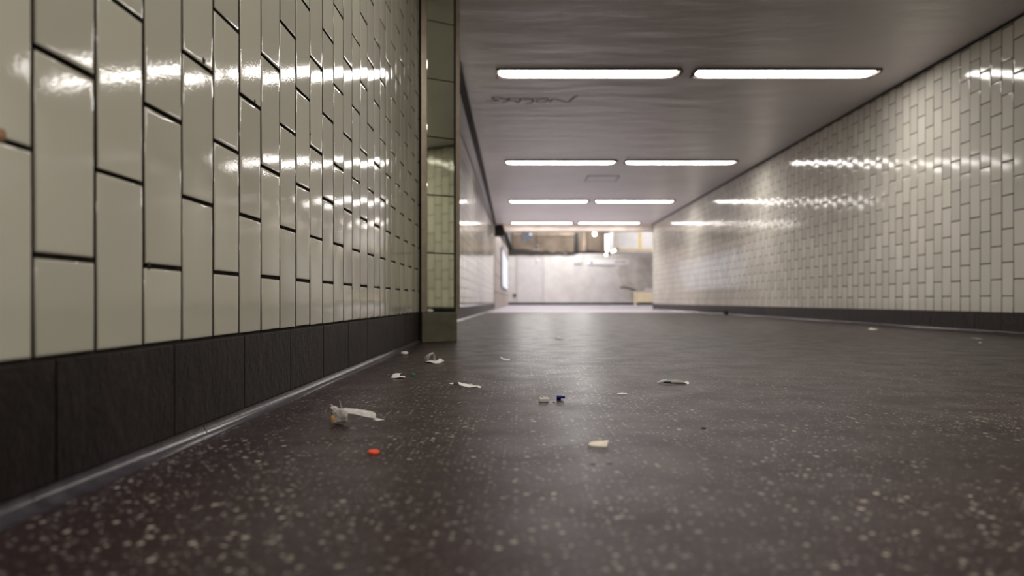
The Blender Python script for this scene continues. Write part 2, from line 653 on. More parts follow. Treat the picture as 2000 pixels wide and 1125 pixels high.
# ------------------------------------------------------------------ floor, ceiling, passage end
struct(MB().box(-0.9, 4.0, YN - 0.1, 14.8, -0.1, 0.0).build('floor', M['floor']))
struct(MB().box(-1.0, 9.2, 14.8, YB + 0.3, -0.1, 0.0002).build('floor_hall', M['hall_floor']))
bm = bmesh.new()
mbc = MB()
mbc.box(-0.95, 4.0, YN - 0.1, YE + 0.02, ZC, ZC + 0.12)
struct(mbc.build('ceiling', M['ceiling']))
struct(MB().box(-0.9, 4.0, YN - 0.2, YN - 0.02, 0, ZC).build('wall_back', M['white_wall']))
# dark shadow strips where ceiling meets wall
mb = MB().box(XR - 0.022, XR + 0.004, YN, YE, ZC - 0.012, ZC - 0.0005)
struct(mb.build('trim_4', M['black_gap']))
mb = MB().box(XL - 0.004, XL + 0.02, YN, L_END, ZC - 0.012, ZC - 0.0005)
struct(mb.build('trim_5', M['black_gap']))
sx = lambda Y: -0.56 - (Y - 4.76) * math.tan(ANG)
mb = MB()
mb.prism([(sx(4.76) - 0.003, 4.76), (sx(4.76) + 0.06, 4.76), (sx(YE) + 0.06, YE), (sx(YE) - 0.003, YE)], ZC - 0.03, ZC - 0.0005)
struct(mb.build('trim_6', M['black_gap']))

# ------------------------------------------------------------------ pillar with mirror glass
A = Vector((-0.572, 4.18, 0))
T_ = Vector((0.88, 0.475, 0)).normalized()
W_ = 0.232
NRM = Vector((T_.y, -T_.x, 0))
pil = empty('pillar', (A.x, A.y, 0), math.atan2(T_.y, T_.x))
tag(pil, 'angled wall-end pillar clad in mirror-gloss green glass with steel corner strips on a low plinth', 'pillar')
# local: x along the face, -y towards the viewer
core = MB()
core.prism([(0.004, 0.010), (W_ - 0.004, 0.010), (W_ + 0.17, 0.45), (0.02, 0.45)], 0.001, ZC - 0.001)
core.build('core', M['black_gap'], pil)
mb = MB()
mb.prism([(0.0, -0.010), (W_ - 0.008, -0.010), (W_ + 0.165, 0.455), (0.02, 0.455)], 0.0005, 0.180)
pl = mb.build('plinth', M['plinth'], pil)
bv = pl.modifiers.new('bevel', 'BEVEL')
bv.width = 0.006
bv.segments = 3
z = 0.186
k = 0
while z < ZC - 0.02:
    zt = min(z + 0.347, ZC - 0.002)
    mb = MB()
    mb.box(0.034, W_ - 0.025, 0.0, 0.009, z + (0.008 if k == 0 else 0.003), zt - 0.003, 0, 0.001)
    mb.build('glass_panel', M['mirror'], pil)
    z = zt
    k += 1
MB().box(-0.004, 0.032, -0.006, 0.010, 0.181, ZC - 0.001, 0, 0.002).build('corner_strip', M['steel'], pil)
mb = MB()
mb.prism([(W_ - 0.014, -0.006), (W_ + 0.012, -0.006), (W_ + 0.022, 0.03), (W_ + 0.012, 0.034), (W_ + 0.0, 0.008), (W_ - 0.014, 0.008)], 0.181, ZC - 0.001)
mb.build('corner_strip', M['steel'], pil)
mb = MB()
mb.prism([(W_ + 0.004, 0.02), (W_ + 0.012, 0.02), (W_ + 0.172, 0.45), (W_ + 0.164, 0.45)], 0.181, ZC - 0.001)
mb.build('side_cladding', M['tile_right'], pil)


# ------------------------------------------------------------------ ceiling lights
def make_light(length):
    root = empty('ceiling_light', (0, 0, ZC))
    hl, hd = length / 2, 0.1175
    mb = MB()
    t = 0.012
    h = -0.022
    mb.box(-hl, hl, -hd, -hd + t, h, -0.0005, 0, 0.001)
    mb.box(-hl, hl, hd - t, hd, h, -0.0005, 0, 0.001)
    mb.box(-hl, -hl + t, -hd + t, hd - t, h, -0.0005, 0, 0.001)
    mb.box(hl - t, hl, -hd + t, hd - t, h, -0.0005, 0, 0.001)
    mb.build('frame', M['frame'], root)
    MB().box(-hl + t, hl - t, -hd + t, hd - t, -0.004, -0.0006).build('reflector', M['reflector'], root)
    # bowed diffuser with rounded ends
    rows, nu, nv = [], 26, 8
    vs, fs = [], []
    for i in range(nu + 1):
        s = -1 + 2 * i / nu
        s = math.copysign(1 - (1 - abs(s)) ** 1.6, s)
        u = s * (hl - t - 0.012)
        e = min(1.0, (1 - abs(s)) * (hl) / 0.11)
        prof = math.sqrt(max(0.0, 1 - (1 - e) ** 2))
        for j in range(nv + 1):
            q = -1 + 2 * j / nv
            vs.append((u, q * (hd - t - 0.001) * (0.30 + 0.70 * prof), -0.006 - 0.019 * prof * math.sqrt(max(0, 1 - q ** 4))))
    for i in range(nu):
        for j in range(nv):
            a = i * (nv + 1) + j
            fs.append((a, a + 1, a + nv + 2, a + nv + 1))
    from_py('diffuser', vs, fs, M['lamp'], root, True)
    MB().box(hl + 0.002, hl + 0.03, -0.05, 0.06, -0.010, -0.0005, 0, 0.001).build('end_plate', M['frame'], root)
    return root


rows_y = [6.44, 10.59, 14.74, 18.87, 2.29, 0.15, -3.9]  # last three rows are out of view, added to light the near end
words = ['front visible row', 'second row from the front', 'third row from the front',
         'farthest row before the beam', 'unseen added row ahead of the camera', 'unseen added row above the camera', 'unseen added last row behind the camera']
proto = None
for yi, wd in zip(rows_y, words):
    for xi, side in ((0.635, 'left'), (2.435, 'right')):
        if yi == 2.29 and side == 'right':
            continue      # the photograph's mirror glass shows no burning lamp there
        if proto is None:
            o = proto = make_light(1.665)
        else:
            o = copy_tree(proto)
        o.location = (xi, yi, ZC)
        tag(o, 'glowing long fluorescent ceiling light, %s one of the %s' % (side, wd), 'ceiling light', 'fluorescent lights across the passage ceiling')

# ------------------------------------------------------------------ ceiling hatch and graffiti
def C(px, py):
    Y = (ZC - CAMZ) * FPX / (587.0 - py)
    return ((px - 1012.0) * Y / FPX, Y)


hatch = empty('ceiling_hatch', (0, 0, 0))
(x0, y0), (x1, y1) = C(1147, 343), C(1209, 353.5)
x0, x1 = 1.16, 1.70
hatch.location = ((x0 + x1) / 2, (y0 + y1) / 2, ZC)
tag(hatch, 'small flush ceiling hatch with thin dark frame between second and third light rows', 'hatch')
hx, hy = (x1 - x0) / 2, (y1 - y0) / 2
mb = MB()
for a in ((-hx, hx, -hy, -hy + 0.025), (-hx, hx, hy - 0.015, hy), (-hx, -hx + 0.012, -hy, hy), (hx - 0.012, hx, -hy, hy)):
    mb.box(a[0], a[1], a[2], a[3], -0.005, -0.0005)
mb.build('frame', M['frame'], hatch)
MB().box(-hx + 0.014, hx - 0.014, -hy + 0.027, hy - 0.017, -0.004, -0.0006).build('hatch_panel', M['ceiling'], hatch)

strokes = [
    [(100, 258), (200, 268), (345, 264)],
    [(345, 262), (240, 235), (225, 208), (340, 200), (430, 224), (520, 222)],
    [(520, 212), (545, 238), (500, 275), (440, 296), (392, 300)],
    [(385, 225), (505, 240)],
    [(540, 214), (660, 222), (765, 228), (748, 268), (702, 302), (676, 276)],
    [(550, 262), (680, 268)],
    [(700, 226), (840, 218), (1000, 224), (1180, 214), (1325, 214)],
    [(815, 240), (920, 234), (1000, 248), (1004, 284), (940, 312), (868, 322)],
    [(1065, 288), (1095, 258), (1190, 238), (1305, 244), (1285, 270), (1190, 302), (1085, 294)],
    [(1335, 292), (1390, 238), (1440, 230), (1560, 262), (1690, 288), (1760, 244), (1825, 188), (1885, 164)],
]
mb = MB()
for st in strokes:
    pts = [Vector(C(940 + a / 10.0, 170 + b / 10.0)) for a, b in st]
    fine = []
    for i in range(len(pts) - 1):
        p0 = pts[max(0, i - 1)]; p1 = pts[i]; p2 = pts[i + 1]; p3 = pts[min(len(pts) - 1, i + 2)]
        for s in range(6):
            t = s / 6
            fine.append(0.5 * ((2 * p1) + (p2 - p0) * t + (2 * p0 - 5 * p1 + 4 * p2 - p3) * t * t + (3 * p1 - p0 - 3 * p2 + p3) * t ** 3))
    fine.append(pts[-1])
    vs, fs = [], []
    for i, p in enumerate(fine):
        d = (fine[min(i + 1, len(fine) - 1)] - fine[max(0, i - 1)])
        d = d.normalized() if d.length > 1e-6 else Vector((1, 0))
        n_ = Vector((-d.y, d.x)) * 0.011
        for q, zz in ((p + n_, ZC - 0.0004), (p - n_, ZC - 0.0004), (p + n_, ZC - 0.0012), (p - n_, ZC - 0.0012)):
            vs.append((q.x, q.y, zz))
    n = len(fine)
    for i in range(n - 1):
        a = i * 4
        fs += [(a + 2, a + 6, a + 7, a + 3), (a, a + 1, a + 5, a + 4), (a, a + 4, a + 6, a + 2), (a + 1, a + 3, a + 7, a + 5)]
    mb.add(vs, fs)
g = mb.build('graffiti_tag', M['marker'], loc=(0.1, 7.2, ZC))
tag(g, 'dark handwritten marker scrawl on the ceiling behind the nearest lights', 'graffiti')

# ------------------------------------------------------------------ hall beyond the passage
HZ = 4.4
XH0, XH1 = -0.60, 9.0
# beam at the mouth
mb = MB()
mb.add([(-0.46, YE + 0.02, ZC + 0.12), (-0.36, YE + 0.02, ZC - 0.17), (XH1, YE + 0.02, ZC - 0.17), (XH1, YE + 0.02, ZC + 0.12),
        (-0.46, YE + 0.42, ZC + 0.12), (-0.36, YE + 0.42, ZC - 0.17), (XH1, YE + 0.42, ZC - 0.17), (XH1, YE + 0.42, ZC + 0.12)],
       [(0, 1, 2, 3), (4, 7, 6, 5), (0, 4, 5, 1), (1, 5, 6, 2), (2, 6, 7, 3), (3, 7, 4, 0)])
struct(mb.build('trim_7', M['beam']))
mb = MB().box(-0.95, -0.40, YE + 0.30, YE + 0.42, ZC - 0.30, ZC + 0.12)
struct(mb.build('trim_8', M['dark_soffit']))
struct(MB().box(-1.2, XH1 + 0.2, YE + 0.45, YB + 0.3, HZ, HZ + 0.2).build('ceiling_hall', M['hall_dark']))
struct(MB().box(-1.2, XH1 + 0.2, YE + 0.03, YE + 0.43, ZC + 0.125, HZ).build('wall_hall_front', M['hall_dark']))
struct(MB().box(XR + 0.24, XH1 + 0.2, YE + 0.03, YE + 0.43, 0.001, ZC - 0.175).build('wall_hall_front_lower', M['white_wall']))
struct(MB().box(XH1, XH1 + 0.2, YE + 0.44, YB, 0.001, HZ - 0.001).build('wall_hall_right', M['white_wall']))
# back wall: whitewashed below, sooty concrete above
zb = CAMZ + (587 - 495) * YB / FPX
struct(MB().box(-1.2, XH1, YB, YB + 0.2, 0.001, zb).build('wall_hall_back', M['white_wall']))
mb = MB()
pts = [(-1.2, zb - 0.05)]
rnd = random.Random(2)
n = 40
for i in range(n + 1):
    x = -1.2 + (XH1 + 1.2) * i / n
    pts.append((x, zb - 0.02 + 0.16 * noise.noise(Vector((x * 0.9, 0, 0))) + (0.10 if x > 2.6 else 0)))
vs = [(x, YB - 0.06, z_) for x, z_ in pts[1:]] + [(x, YB - 0.06, HZ - 0.001) for x, z_ in pts[1:]]
vs += [(x, YB - 0.002, z_) for x, z_, in pts[1:]]
m_ = n + 1
fs = [(i, i + 1, m_ + i + 1, m_ + i) for i in range(n)] + [(i, 2 * m_ + i, 2 * m_ + i + 1, i + 1) for i in range(n)]
mb.add(vs, fs)
struct(mb.build('wall_hall_back_upper', M['hall_dark']))
struct(MB().box(XH0, XH1 - 0.01, YB - 0.03, YB - 0.001, 0.001, 0.14).build('baseboard_hall_back', M['black_pipe']))
# soot band above the whitewash
vs, fs = [], []
n = 36
for i in range(n + 1):
    x = -0.5 + 3.7 * i / n
    th = 0.30 * (1 - i / n) + 0.07
    lo = zb - 0.10 + 0.05 * noise.noise(Vector((x * 2.1, 3, 0)))
    hi = lo + th + 0.10 * noise.noise(Vector((x * 3.0, 7, 0)))
    for yy in (YB - 0.075, YB - 0.0615):
        vs += [(x, yy, lo), (x, yy, max(hi, lo + 0.02))]
for i in range(n):
    a = i * 4
    fs += [(a, a + 4, a + 5, a + 1), (a + 2, a + 3, a + 7, a + 6), (a, a + 2, a + 6, a + 4), (a + 1, a + 5, a + 7, a + 3)]
o = from_py('trim_11', vs, fs, M['dark_soffit'])
struct(o)
# ledge on the back wall
struct(MB().box(-0.6, 3.3, YB - 0.22, YB - 0.062, zb + 0.93, zb + 1.14).build('trim_9', M['ledge']))
# left wall of the hall: dark plain wall with a brick facing whose top rises towards the back
mb = MB().prism([(-1.1, YE + 0.45), (-0.675, YE + 0.45), (-0.30, YB - 0.3), (-0.30, YB - 0.07), (-1.1, YB - 0.07)], 3.05, HZ - 0.002)
mb.prism([(-1.1, YE + 0.45), (-0.675, YE + 0.45), (-0.54, YB - 0.07), (-1.1, YB - 0.07)], 0.001, 3.05)
struct(mb.build('wall_hall_left', M['dark_soffit']))
mb = MB()
za, zb2 = 2.20, 3.0
y0, y1 = YE + 0.10, YB - 0.07
xa, xb = -0.655, -0.53
vs = [(xa, y0, 0.002), (xb, y1, 0.002), (xb, y1, zb2), (xa, y0, za), (xa - 0.018, y0, 0.002), (xb - 0.009, y1, 0.002), (xb - 0.009, y1, zb2), (xa - 0.018, y0, za)]
fs = [(0, 1, 2, 3), (4, 7, 6, 5), (3, 2, 6, 7), (0, 3, 7, 4), (1, 5, 6, 2), (0, 4, 5, 1)]
mb.add(vs, fs)
struct(mb.build('wall_hall_left_brick', M['brick']))
# metal strip at the end of the tiled wall
struct(MB().box(-0.70, -0.64, YE - 0.005, YE + 0.03, 0.002, ZC - 0.002).build('trim_10', simple('brown_corner_angle', (0.16, 0.11, 0.08), 0.5, 0.4)))

# backlit billboard on the brick wall
fac = (xb - xa) / (y1 - y0)
ang = math.atan(-fac)
bb = empty('billboard', (xa + fac * (29 - y0) + 0.02, 29.0, 0.70), ang)
tag(bb, 'pale backlit advertising billboard on the brick side wall of the far hall', 'billboard')
MB().box(-0.015, 0.05, -4.2, 4.2, 0.0, 1.42, 0, 0.01).build('housing', M['grey_metal'], bb)
MB().box(0.051, 0.056, -4.1, 4.1, 0.06, 1.36).build('display', M['poster'], bb)


def B(px, py, Y=None):
    Y = YB if Y is None else Y
    return ((px - 1012.0) * Y / FPX, CAMZ + (587.0 - py) * Y / FPX)


# things on the back wall
dx0, dz1 = B(1010, 508); dx1, _ = B(1060, 508)
d = empty('door_1', (0, YB, 0))
d['kind'] = 'structure'
mb = MB()
mb.box(dx0, dx1, YB - 0.025, YB - 0.001, 0.15, dz1 + 0.1, 0, 0.004)
dl = mb.build('door_leaf', simple('pale_lilac_door', (0.60, 0.58, 0.59), 0.6, nscale=3, var=0.06), d); dl.location = (0, -YB, 0)
mb = MB()
for (a, b, c0, c1) in ((dx0 - 0.06, dx0 - 0.01, 0.15, dz1 + 0.16), (dx1 + 0.01, dx1 + 0.06, 0.15, dz1 + 0.16), (dx0 - 0.06, dx1 + 0.06, dz1 + 0.11, dz1 + 0.16)):
    mb.box(a, b, YB - 0.04, YB - 0.001, c0, c1)
o = mb.build('door_frame', simple('grey_door_frame', (0.50, 0.48, 0.47), 0.6), d); o.location = (0, -YB, 0)

# alarm disc and knob
x, z = B(1050, 509)
mb = MB().cyl((0, 0, 0), (0, -0.09, 0), 0.11, 0.08, 24)
o = mb.build('alarm_bell', M['white_paint'], smooth=False); o.location = (x, YB - 0.041, z)
tag(o, 'small round white bell on the back wall above the pale door panel', 'alarm')
x, z = B(1005, 577)
mb = MB().box(-0.08, 0.08, -0.09, 0, -0.09, 0.09, 0, 0.02)
mb.cyl((0, -0.09, 0), (0, -0.13, 0), 0.04, 0.035, 16)
o = mb.build('wall_socket', M['rail']); o.location = (x, YB - 0.001, z)
tag(o, 'small dark fitting low on the back wall at the left corner', 'fitting')

# down pipe and box below
x, z = B(1125, 493)
dp = empty('down_pipe', (x, YB - 0.17, z)); tag(dp, 'black vertical pipe on the upper back wall of the hall', 'pipe')
MB().cyl((0, 0, -0.05), (0, 0, HZ - z - 0.01), 0.10, 0.10, 18).build('pipe', M['black_pipe'], dp, True)
for q in (0.1, 0.9):
    mb = MB().cyl((0, 0, q), (0, 0, q + 0.07), 0.125, 0.125, 18)
    mb.box(-0.03, 0.03, 0.0, 0.105, q, q + 0.07)
    mb.build('bracket', M['black_pipe'], dp)
x, z = B(1128, 506)
jb = empty('junction_box', (x, YB - 0.001, z)); tag(jb, 'white square box on the back wall right under the black pipe', 'box')
MB().box(-0.19, 0.19, -0.14, 0, -0.24, 0.22, 0, 0.02).build('housing', M['white_paint'], jb)
MB().box(-0.15, 0.15, -0.155, -0.141, -0.20, 0.18, 0, 0.005).build('lid', M['white_plastic'], jb)
x, z = B(1140, 475)
mb = MB().box(-0.10, 0.10, -0.18, 0, -0.45, HZ - z - 0.01, 0, 0.01)
o = mb.build('concrete_post', M['ledge']); o.location = (x, YB - 0.07, z)
tag(o, 'narrow brown post standing out of the upper back wall just right of the pipe', 'post')

# direction sign
x0s, z0s = B(1147, 517); x1s, z1s = B(1227, 507)
sg = empty('direction_sign', ((x0s + x1s) / 2, YB - 0.12, (z0s + z1s) / 2)); tag(sg, 'long narrow white direction sign with a small dark mark on the back wall', 'sign')
hw, hh = (x1s - x0s) / 2, (z1s - z0s) / 2
MB().box(-hw, hw, 0.0, 0.118, -hh, hh, 0, 0.01).build('sign_board', simple('white_sign_face', (0.85, 0.85, 0.86), 0.4, nscale=2, var=0.03), sg)
mb = MB()
mb.box(-hw + 0.20, -hw + 0.235, -0.006, -0.001, -0.07, 0.09)
mb.add([(-hw + 0.14, -0.004, -0.03), (-hw + 0.2175, -0.004, -0.12), (-hw + 0.295, -0.004, -0.03), (-hw + 0.14, -0.001, -0.03), (-hw + 0.2175, -0.001, -0.12), (-hw + 0.295, -0.001, -0.03)],
       [(0, 1, 2), (3, 5, 4), (0, 3, 4, 1), (1, 4, 5, 2), (2, 5, 3, 0)])
mb.build('arrow', M['black_pipe'], sg)
MB().box(hw - 0.75, hw - 0.10, -0.005, -0.001, -0.07, 0.07).build('lettering_band', simple('pinkish_sign_text', (0.62, 0.50, 0.50), 0.5, nscale=9, var=0.3), sg)

# camera box and lamps near the hall ceiling
cx, cz = B(1029, 463, 30)
cb = empty('speaker_box', (cx, 30.0, cz)); tag(cb, 'grey tilted box hanging left of centre under the hall ceiling', 'box')
rotm = Matrix.Rotation(math.radians(-12), 4, 'Y')
MB().box(-0.22, 0.2, -0.2, 0.2, -0.16, 0.2, 0, 0.02, rotm).build('housing', M['grey_metal'], cb)
MB().cyl((0, 0, 0.19), (0, 0, HZ - cz - 0.01), 0.03, 0.03, 12).build('hanger', M['grey_metal'], cb)


def globe_lamp(px, py, Y, r, mat, label):
    x_, z_ = B(px, py, Y)
    rt = empty('globe_lamp', (x_, Y, z_))
    tag(rt, label, 'lamp')
    bm_ = bmesh.new()
    bmesh.ops.create_uvsphere(bm_, u_segments=20, v_segments=12, radius=r)
    mb_ = MB(); mb_.addbm(bm_)
    mb_.build('globe', mat, rt, True)
    MB().cyl((0, 0, r * 0.9), (0, 0, HZ - z_ - 0.005), 0.02, 0.02, 10).build('stem', M['frame'], rt)
    MB().cyl((0, 0, r * 0.8), (0, 0, r * 1.3), r * 0.6, r * 0.4, 14).build('collar', M['frame'], rt)
    return rt


globe_lamp(1161.5, 457, 30, 0.085, M['globe'], 'small round glowing lamp left of the long hall tube')
globe_lamp(1036, 457.5, 29.6, 0.045, M['globe_blue'], 'tiny bluish lamp beside the grey hanging box')
# cctv dome
x_, z_ = B(1048, 483, 31)
cd = empty('ceiling_camera', (x_, 31, z_)); tag(cd, 'pale pendant camera below the hall ceiling, right of the grey box', 'camera')
MB().cyl((0, 0, -0.04), (0, 0, 0.06), 0.05, 0.05, 14).build('body', M['rail'], cd)
MB().cyl((0, 0, -0.10), (0, 0, -0.05), 0.10, 0.10, 18).build('base_ring', M['white_paint'], cd)
MB().cyl((0, 0, 0.07), (0, 0, 0.13), 0.10, 0.08, 18).build('top_ring', M['white_paint'], cd)
MB().cyl((0, 0, 0.13), (0, 0, HZ - z_ - 0.005), 0.02, 0.02, 10).build('stem', M['rail'], cd)


# tubes of the hall, hung from rods
def hall_tube(p, q, r, label, mat=None, n_rod=2, dz=0.06):
    p, q = Vector(p), Vector(q)
    rt = empty('tube_light', p)
    tag(rt, label, 'tube light', 'tube lights of the far hall')
    d_ = q - p
    mb_ = MB().cyl((0, 0, 0), d_, r, r, 18)
    mb_.build('tube', mat or M['tube'], rt, True)
    s_ = d_.normalized()
    MB().cyl(-s_ * 0.06, -s_ * 0.001, r * 1.15, r * 1.15, 18).build('end_cap', M['frame'], rt)
    MB().cyl(d_ + s_ * 0.001, d_ + s_ * 0.06, r * 1.15, r * 1.15, 18).build('end_cap', M['frame'], rt)
    for t_ in ((0.15, 0.85) if n_rod == 2 else (0.5,)):
        b_ = d_ * t_
        MB().cyl(b_ + Vector((0, 0, r * 0.9)), (b_.x, b_.y, HZ - p.z - 0.005), 0.012, 0.012, 8).build('rod', M['frame'], rt)
    return rt


hz = 2.62 + CAMZ
def onray(px, py, z_):
    Y = (z_ - CAMZ) * FPX / (587.0 - py)
    return ((px - 1012.0) * Y / FPX, Y, z_)


hall_tube(onray(1185.5, 454, 2.62), onray(1185.5, 489, 2.32), 0.065, 'long glowing tube running away under the hall ceiling', M['tube_dim'])
hall_tube(onray(1182, 498, 2.30), onray(1188, 497.5, 2.30), 0.05, 'short glowing tube end just below the long tube', M['tube_dim'], n_rod=1)
hall_tube(onray(1195, 492, 2.25), onray(1204, 487.5, 2.33), 0.05, 'short slanting glowing tube right of the long tube', M['tube_dim'], n_rod=1)
for i, (x_, y_) in enumerate(((1.0, 24.0), (0.8, 34.6), (3.1, 35.8), (6.5, 30.0))):  # tubes out of sight, added to light the hall
    hall_tube((x_ - 0.8, y_, 4.0), (x_ + 0.8, y_, 4.0), 0.05, ['unseen added hall tube above the beam, front left', 'unseen added hall tube above the beam, rear left', 'unseen added hall tube above the beam, rear centre', 'unseen added hall tube above the beam, rear right'][i])

# white bulkhead with yellow edging
YK = 33.0
bx0, bz1 = B(1199, 450, YK); bx1, bz0 = B(1300, 488, YK)
bk = empty('bulkhead', (bx0, YK, bz0)); tag(bk, 'white boxed bulkhead with yellow edge strips above the stair corner', 'bulkhead')
MB().box(0, 3.2, 0, 1.6, 0, HZ - bz0 - 0.001, 0, 0.02).build('casing', M['white_paint'], bk)
for px_ in (1206, 1250):
    x_, _ = B(px_, 480, YK)
    wdt = 0.012 if px_ == 1206 else 0.055
    MB().box(x_ - bx0 - wdt, x_ - bx0 + wdt, -0.02, -0.001, 0.07, HZ - bz0 - 0.002, 0, 0.004).build('yellow_strip', M['yellow'], bk)
MB().box(0.0, 3.2, -0.025, -0.001, 0.0, 0.05, 0, 0.004).build('yellow_strip', M['yellow'], bk)
MB().box(0.02, 3.2, 0.02, 1.58, -0.10, -0.001).build('underside_board', M['board_and_shade'], bk)

# painted shade: darker panel on the back wall, its slanting edge the shadow line
sx0, sz0 = B(1190, 505, YB - 0.1); sx1, _ = B(1227, 590, YB - 0.1)
mb = MB()
poly = [(sx0, sz0 + 0.5), (sx1, 0.15), (XH1 - 0.02, 0.15), (XH1 - 0.02, sz0 + 0.5)]
vs = [(x, YB - 0.10, z) for x, z in poly] + [(x, YB - 0.031, z) for x, z in poly]
mb.add(vs, [(0, 1, 2, 3), (4, 7, 6, 5), (0, 4, 5, 1), (1, 5, 6, 2), (2, 6, 7, 3), (3, 7, 4, 0)])
struct(mb.build('wall_shade_panel', M['board_and_shade']))

# cream parapet box with post, and handrail going down to it
YP = 34.0
px0, pz1 = B(1244, 569, YP); px1, pz0 = B(1290, 590, YP)
pb = empty('parapet_box', (px0, YP, 0)); tag(pb, 'cream low parapet box by the stairs at the right end of the hall', 'parapet')
MB().box(0, 1.4, 0, 0.6, 0.16, pz1 - 0.03, 0, 0.01).build('panel', M['cream_board'], pb)
MB().box(-0.03, 1.42, -0.03, 0.63, pz1 - 0.029, pz1 + 0.02, 0, 0.005).build('top_board', M['board_and_shade'], pb)
MB().box(-0.12, -0.035, 0.0, 0.1, 0.001, pz1 - 0.03, 0, 0.005).build('post', M['cream_board'], pb)
for q in ((0.08, 0.14), (1.20, 1.28)):
    MB().box(q[0], q[1], 0.05, 0.5, 0.001, 0.159).build('foot', M['rail'], pb)
hx0, hz0 = B(1224, 562, YB - 0.4); hx1, hz1 = B(1243, 568, YB - 0.4)
hr = empty('handrail', (hx0, YB - 0.4, hz0)); tag(hr, 'dark handrail on the back wall sloping down towards the cream parapet', 'handrail')
e = Vector((hx1 - hx0, 0, hz1 - hz0))
MB().cyl((0, 0, 0), e, 0.045, 0.045, 12).cyl((-0.35, 0, 0.02), (0, 0, 0), 0.045, 0.045, 12).build('rail', M['rail'], hr)
for q in (0.1, 0.9):
    b_ = e * q
    MB().cyl(b_, b_ + Vector((0, 0.299, 0)), 0.02, 0.02, 8).build('bracket', M['rail'], hr)
lx, lz = B(1270, 563, YP)
o = MB().box(-0.22, 0.22, -0.08, 0.08, 0, 0.12, 0, 0.03).build('paper_bag', M['white_paint']); o.location = (lx + 0.02, YP + 0.25, pz1 + 0.0205)
tag(o, 'white bundle lying on the cream parapet box', 'bundle')


# ------------------------------------------------------------------ litter
def sheet(name, grid, mat, parent=None, thick=0.0004, sub=1, loc=None, jit=0.0, seed=0, mat2=None):
    """grid of rows of points (x, y, z) -> thin crumpled sheet of real thickness"""
    r = random.Random(seed)
    nr, nc = len(grid), len(grid[0])
    vs = [Vector(p) + Vector((r.uniform(-jit, jit), r.uniform(-jit, jit), abs(r.uniform(-jit, jit)))) for row in grid for p in row]
    fs = [(i * nc + j, i * nc + j + 1, (i + 1) * nc + j + 1, (i + 1) * nc + j) for i in range(nr - 1) for j in range(nc - 1)]
    mats = [mat] if mat2 is None else [mat, mat2]
    o_ = from_py(name, vs, fs, mats, parent, mat is not M['tissue'] and mat is not M['film'])
    if sub:
        sd = o_.modifiers.new('subdivision', 'SUBSURF')
        sd.subdivision_type = 'CATMULL_CLARK' if name in ('clear_film', 'standing_fold', 'strip_body', 'ticket_face', 'upper_fold') else 'SIMPLE'
        sd.levels = sd.render_levels = sub
    so = o_.modifiers.new('thickness', 'SOLIDIFY')
    so.thickness = thick
    so.offset = 1
    if mat2 is not None:
        so.material_offset = 1
    if loc is not None:
        o_.location = loc
    return o_


def at(px, py):
    p = P(px, py)
    return p, p.y / FPX       # ground point, metres per pixel there


# 1 crumpled film wrapper with twisted strip
p, s = at(664, 829)
wr_ = empty('candy_wrapper', p); tag(wr_, 'crumpled translucent wrapper with amber contents and a long twisted paper tail', 'wrapper')
bm = bmesh.new()
bmesh.ops.create_icosphere(bm, subdivisions=2, radius=1)
rw = random.Random(12)
for v_ in bm.verts:
    n0 = v_.co.normalized()
    n1 = Vector([math.copysign(abs(q_) ** 0.6, q_) for q_ in n0]) * 0.84
    k_ = 1 + 0.20 * noise.noise(n0 * 1.9 + Vector((3, 1, 0))) + rw.uniform(-0.13, 0.13)
    v_.co = Vector((n1.x * 18 * s * k_, n1.y * 14 * s * k_, max(0.0006, 16.5 * s + n1.z * 17.5 * s * k_ + n1.x * 1.5 * s)))
mb = MB(); mb.addbm(bm)
o = mb.build('wrapper_body', M['film'], wr_)
bm = bmesh.new()
bmesh.ops.create_icosphere(bm, subdivisions=2, radius=1)
for v_ in bm.verts:
    k_ = 1 + 0.2 * noise.noise(v_.co * 2.3)
    v_.co = Vector((-11.5 * s + v_.co.x * 4.6 * s * k_, -12.0 * s + v_.co.y * 3.2 * s * k_, 12.0 * s + v_.co.z * 8.0 * s * k_))
mb = MB(); mb.addbm(bm)
o = mb.build('amber_contents', M['amber'], wr_)
o['label'] = 'amber contents showing at the corner'
# tail flange up left
g_ = [[(-19 * s, 2 * s, 40 * s), (-16 * s, 0, 36 * s), (-18 * s, -3 * s, 33 * s)],
      [(-14 * s, 2 * s, 36 * s), (-12 * s, -2 * s, 33 * s), (-13 * s, -4 * s, 29 * s)],
      [(-8 * s, 3 * s, 35 * s), (-7 * s, -3 * s, 32 * s), (-8 * s, -5 * s, 26 * s)],
      [(-1 * s, 2 * s, 29 * s), (-2 * s, -3 * s, 27 * s), (-3 * s, -5 * s, 22 * s)]]
sheet('twisted_end', g_, M['film'], wr_, 0.0005, 1)
g_ = [[(2 * s, 0, 24 * s), (6 * s, 1 * s, 24 * s)], [(2 * s, 1 * s, 31 * s), (5 * s, 1 * s, 31 * s)], [(0.5 * s, 1 * s, 38 * s), (2.2 * s, 1 * s, 38 * s)], [(-1.5 * s, 2 * s, 47 * s), (-0.6 * s, 2 * s, 47 * s)]]
sheet('loose_spike', g_, M['film'], wr_, 0.0005, 0)
g_ = [[(-18 * s, 3 * s, 28 * s), (-12 * s, -2 * s, 29 * s)], [(-19 * s, 2 * s, 22 * s), (-13 * s, -6 * s, 22 * s)], [(-17 * s, 2 * s, 15 * s), (-12 * s, -7 * s, 14 * s)]]
sheet('loose_flap', g_, M['film'], wr_, 0.0005, 1)
